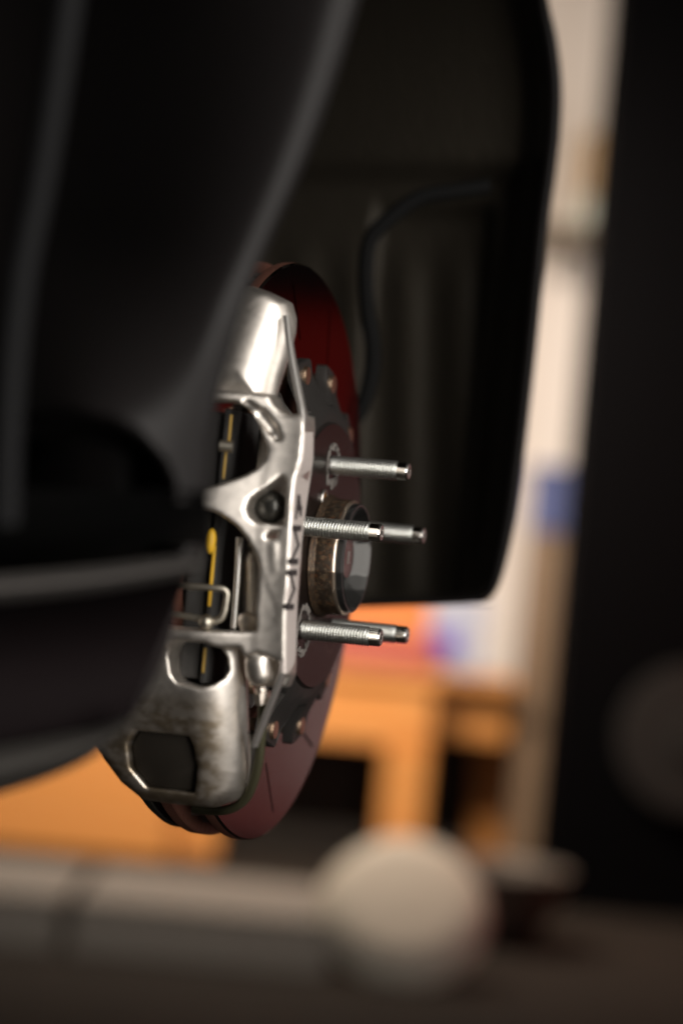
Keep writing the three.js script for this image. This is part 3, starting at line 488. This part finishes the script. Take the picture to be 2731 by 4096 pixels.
// ------------------------------------------------------------------ the car round the wheel
{
  const car = thing('car', 'dark car body around the open wheel arch', 'car', [0, 0, 0]);
  const grid = (rows, close) => { // rows of points -> smooth sheet
    const nr = rows.length, nc = rows[0].length, pos = [], uv = [], ind = [];
    rows.forEach((r, i) => r.forEach((p, j) => { pos.push(p.x, p.y, p.z); uv.push(j / (nc - 1), i / (nr - 1)); }));
    for (let i = 0; i < nr - 1; i++) for (let j = 0; j < nc - 1; j++) { const a = i * nc + j; ind.push(a, a + nc, a + 1, a + 1, a + nc, a + nc + 1); }
    const g = new THREE.BufferGeometry(); g.setAttribute('position', new THREE.Float32BufferAttribute(pos, 3)); g.setAttribute('uv', new THREE.Float32BufferAttribute(uv, 2)); g.setIndex(ind); g.computeVertexNormals(); return g;
  };
  const resample = (pts, n) => { const c = new THREE.CatmullRomCurve3(pts.map(([x, y, d]) => V3(x, y, d ?? 0)), false, 'centripetal'); return c.getPoints(n); };
  // near panel: its edge in the photograph, with the depth of each point
  const edge = resample([[1490, -160, 1.06], [1435, 0, 1.06], [1362, 250, 1.06], [1285, 480, 1.06], [1200, 700, 1.06], [1120, 880, 1.06], [1045, 1050, 1.06], [985, 1200, 1.06], [930, 1400, 1.06], [880, 1580, 1.06], [856, 1760, 1.06], [848, 1900, 1.06], [835, 1985, 1.06], [800, 2010, 1.06]], 60);
  const cols = 36, rows = edge.map((e) => {
    const r = [];
    for (let j = -3; j <= cols; j++) {
      if (j < 0) { const back = [0.09, 0.05, 0.02][j + 3]; r.push(at(e.x - [70, 40, 12][j + 3], e.y, e.z + back)); continue; }
      const u = j / cols, px = lerp(e.x, -260, u), y = e.y, bul = sstep(u, 0, 0.09) * 0.004 - 0.14 * sstep(u, 0.04, 1);
      const pouch = 0.10 * sstep(y, 900, 1750) * Math.exp(-(((px - 180) / 460) ** 2));
      const scoop = 0.05 * sstep(1 - ((px - 280) / 420) ** 2 - ((y - 1990) / 330) ** 2, 0.0, 0.35);
      r.push(at(px, y, e.z - bul - pouch + scoop));
    }
    return r;
  });
  mesh('near_fender', grid(rows), M.paint, car);
  const strip = (top, bot, dTop, dBot, name, mat) => { const a = resample(top.map((p) => [...p, dTop]), 40), b = resample(bot.map((p) => [...p, dBot]), 40), n = 10; mesh(name, grid(a.map((p, i) => Array.from({ length: n + 5 }, (_, j) => { if (j > n) return at(b[i].x, b[i].y - (j - n) * 4, dBot + (j - n) * 0.02); const t = j / n; return at(lerp(p.x, b[i].x, t), lerp(p.y, b[i].y, t), lerp(dTop, dBot, t) - 0.022 * Math.sin(t * Math.PI)); }))), mat, car); };
  strip([[-250, 1950], [300, 1955], [700, 1965], [835, 1965]], [[-250, 2330], [300, 2290], [700, 2225], [835, 2180]], 1.03, 1.16, 'upper_recess', M.rubber);
  strip([[-250, 2305], [100, 2285], [400, 2258], [650, 2228], [815, 2212]], [[-250, 2440], [100, 2405], [400, 2370], [650, 2325], [800, 2290]], 1.05, 1.05, 'bumper_bar', std([0.07, 0.064, 0.06], 0.5));
  strip([[-250, 2420], [300, 2370], [640, 2320], [760, 2290]], [[-250, 3080], [100, 3010], [350, 2940], [520, 2880]], 1.1, 1.06, 'lower_grille', std([0.008, 0.0055, 0.006], 0.7, 0, { specularIntensity: 0.15 }));
  strip([[-250, 3020], [0, 2980], [250, 2935], [400, 2905], [520, 2860]], [[-250, 3240], [0, 3175], [200, 3110], [370, 3030], [500, 2920]], 1.05, 1.06, 'bottom_lip', std([0.05, 0.046, 0.042], 0.45));
  const side = resample([[820, 2180, 1.1], [735, 2330, 1.1], [700, 2500, 1.1], [650, 2660, 1.1], [575, 2800, 1.1], [500, 2900, 1.1]], 30);
  mesh('grille_side', grid(side.map((p) => [0, 1, 2, 3, 4, 5].map((j) => at(p.x - j * 40 - 4, p.y, 1.1 + [0.02, 0, 0, 0.01, 0.02, 0.03][j])))), std([0.01, 0.008, 0.008], 0.6), car);
  mesh('bumper_crease', tube([[285, -100], [266, 50], [214, 400], [150, 780], [88, 1080], [50, 1400], [30, 1700], [16, 2100]].map(([x, y]) => at(x, y, 0.945)), 0.006, 60, 14), std([0.005, 0.005, 0.0055], 0.7, 0, { specularIntensity: 0.25 }), car);

  // the wing above the open arch, out of the frame, with the arch roof under it
  {
    const curve = new THREE.CatmullRomCurve3([[0.62, 0.05], [0.52, 0.26], [0.36, 0.33], [0.15, 0.385], [-0.08, 0.43], [-0.22, 0.455], [-0.32, 0.47], [-0.38, 0.475]].map(([z, y]) => V3(0.04, HUB_H + y, z))).getPoints(40);
    const wing = new THREE.Shape([new THREE.Vector2(0.9, 1.05), ...[V3(0, HUB_H + 0.3, 0.9), V3(0, HUB_H + 0.3, 0.56)].map((p) => new THREE.Vector2(p.z, p.y - HUB_H)), ...curve.slice(8).map((p) => new THREE.Vector2(p.z, p.y - HUB_H)), new THREE.Vector2(-0.42, 1.05)]);
    mesh('wing_panel', new THREE.ExtrudeGeometry(wing, { depth: 0.03, bevelEnabled: true, bevelSize: 0.004, bevelThickness: 0.004, bevelSegments: 2 }).rotateY(-Math.PI / 2).translate(0.05, HUB_H, 0), M.paint, car);
    mesh('arch_roof', grid([0.03, -0.15, -0.4, -0.6].map((x) => curve.slice(8).map((p) => V3(x, p.y, p.z)))), M.liner, car);
  }
  // far side of the arch: lip, liner inside it, rounded corner and bottom
  const far = resample([[2172, -200, 1.9], [2192, 0, 1.9], [2225, 150, 1.9], [2246, 330, 1.9], [2243, 500, 1.9], [2225, 680, 1.9], [2195, 900, 1.9], [2170, 1150, 1.9], [2145, 1400, 1.9], [2118, 1650, 1.9], [2090, 1880, 1.9], [2058, 2100, 1.9], [2020, 2270, 1.9], [1992, 2350, 1.9], [1960, 2395, 1.9], [1910, 2412, 1.9], [1800, 2420, 1.9], [1640, 2425, 1.9], [1420, 2432, 1.9], [1150, 2440, 1.9]], 110);
  const cen = [1350, 1500];
  mesh('arch_lip', grid(far.map((p, i) => { const a = far[Math.max(0, i - 1)], b = far[Math.min(far.length - 1, i + 1)]; let nx = b.y - a.y, ny = -(b.x - a.x); const l = Math.hypot(nx, ny); nx /= l; ny /= l; const wdt = lerp(58, 26, sstep(i, 60, 95)); return [[-4, 0.06], [0, 0.015], [0, 0], [-8, -0.008], [-0.5 * wdt, -0.010], [-wdt, -0.004], [-wdt - 4, 0.02], [-wdt - 6, 0.05]].map(([o, d]) => at(p.x + nx * o, p.y + ny * o, p.z + d)); })), M.paint, car);
  // liner: a shallow hollow sheet inboard of the lip with pressed panels
  const ln = []; for (let i = 0; i <= 90; i++) { const r = []; for (let j = 0; j <= 60; j++) { const py = lerp(-250, 2425, i / 90), e = interpX(py) - 52, px = lerp(e, 950, j / 60), u = (e - px) / 900; let d = 1.92 + 0.03 * sstep(u, 0, 0.12) + 0.16 * u; d += 0.02 * sstep(Math.abs(px - 1700 - (py - 1300) * -0.09), 250, 210) * sstep(py, 780, 900); d -= 0.025 * sstep(py, 760, 620); d += 0.004 * Math.sin(px * 0.03) * sstep(py, 900, 1200); r.push(at(px, py, d)); } ln.push(r); }
  mesh('arch_liner', grid(ln), M.liner, car);
  mesh('brake_hose', tube([[1960, 742], [1930, 748], [1880, 756], [1800, 768], [1680, 790], [1560, 870], [1480, 960], [1462, 1080], [1470, 1250], [1490, 1400], [1480, 1520], [1440, 1640], [1380, 1720]].map(([x, y]) => at(x, y, 1.80)), 0.006, 90, 12), M.rubber, car);
  mesh('bottom_sheet', grid([0, 1].map((k) => Array.from({ length: 30 }, (_, j) => at(lerp(1965, 1000, j / 29), 2412 + j * 0.9, 1.9 + k * 0.35)))), M.liner, car);
  function interpX(y) { for (let i = 1; i < far.length; i++) if (far[i].y >= y) return lerp(far[i - 1].x, far[i].x, clamp((y - far[i - 1].y) / (far[i].y - far[i - 1].y || 1))); return 1990; }
}

// ------------------------------------------------------------------ the red van that the bright metal mirrors
{
  const v = thing('red_van', 'red van parked nose on, outside the frame to the right, mirrored in the disc', 'van', [0.87, 0, -3.3]);
  const red = std([0.42, 0.022, 0.018], 0.3, 0, { clearcoat: 0.5, clearcoatRoughness: 0.1 }), dark = std([0.01, 0.01, 0.011], 0.15);
  const prof = new THREE.Shape([[0, 0.32], [0.02, 1.0], [0.06, 1.42], [0.2, 1.66], [0.75, 2.2], [1.1, 2.3], [4.3, 2.3], [4.4, 2.1], [4.4, 0.32]].map((p) => new THREE.Vector2(...p)));
  mesh('van_body', new THREE.ExtrudeGeometry(prof, { depth: 1.84, bevelEnabled: true, bevelSize: 0.04, bevelThickness: 0.04, bevelSegments: 3 }).rotateY(Math.PI / 2).translate(-0.92, 0, 0), red, v);
  mesh('windscreen', new THREE.BoxGeometry(1.6, 0.7, 0.02).rotateX(-0.795).translate(0, 1.985, -0.42), dark, v);
  mesh('grille', box(0.9, 0.12, 0.03, 0, 0.56, 0.035), dark, v); mesh('bumper', box(1.9, 0.14, 0.1, 0, 0.38, 0.05, 0.03), dark, v);
  for (const s of [-1, 1]) { mesh('headlight', box(0.24, 0.12, 0.04, s * 0.74, 0.6, 0.03, 0.015), std([0.6, 0.6, 0.6], 0.1), v); mesh('wing_mirror', box(0.16, 0.22, 0.1, s * 1.06, 1.45, -0.6, 0.03), dark, v); }
  for (const [x, z] of [[-0.86, -0.8], [0.86, -0.8], [-0.86, -3.6], [0.86, -3.6]]) { const w = mesh('wheel', new THREE.TorusGeometry(0.24, 0.1, 16, 40).rotateY(Math.PI / 2).translate(x, 0.34, z), M.rubber, v); mesh('rim', new THREE.CylinderGeometry(0.17, 0.17, 0.14, 32).rotateZ(Math.PI / 2).translate(x, 0.34, z), M.steel, w); }
}

// ------------------------------------------------------------------ lamps
for (const [name, p, t, w, h, col, I, label] of LAMPS) {
  const o = thing(name, label, name === 'added_light_panel' ? 'window' : 'lamp', p); o.lookAt(...t);  // the window category here holds only the added light panels
  mesh(name === 'added_light_panel' ? 'light_panel_frame' : 'lamp_housing', box(w + 0.06, h + 0.06, 0.08, 0, 0, -0.055, 0.01), std([0.05, 0.05, 0.05], 0.5), o);
  mesh(name === 'added_light_panel' ? 'light_panel_face' : 'lamp_diffuser', box(w, h, 0.01, 0, 0, -0.008, 0.002), std([0.8, 0.8, 0.8], 0.5, 0, { emissive: lin(...col), emissiveIntensity: 1.2 }), o);
  const L = new THREE.RectAreaLight(lin(...col), I, w, h); L.position.set(0, 0, 0.004); L.rotation.y = Math.PI; o.add(L);
}
renderer.render(scene, camera);
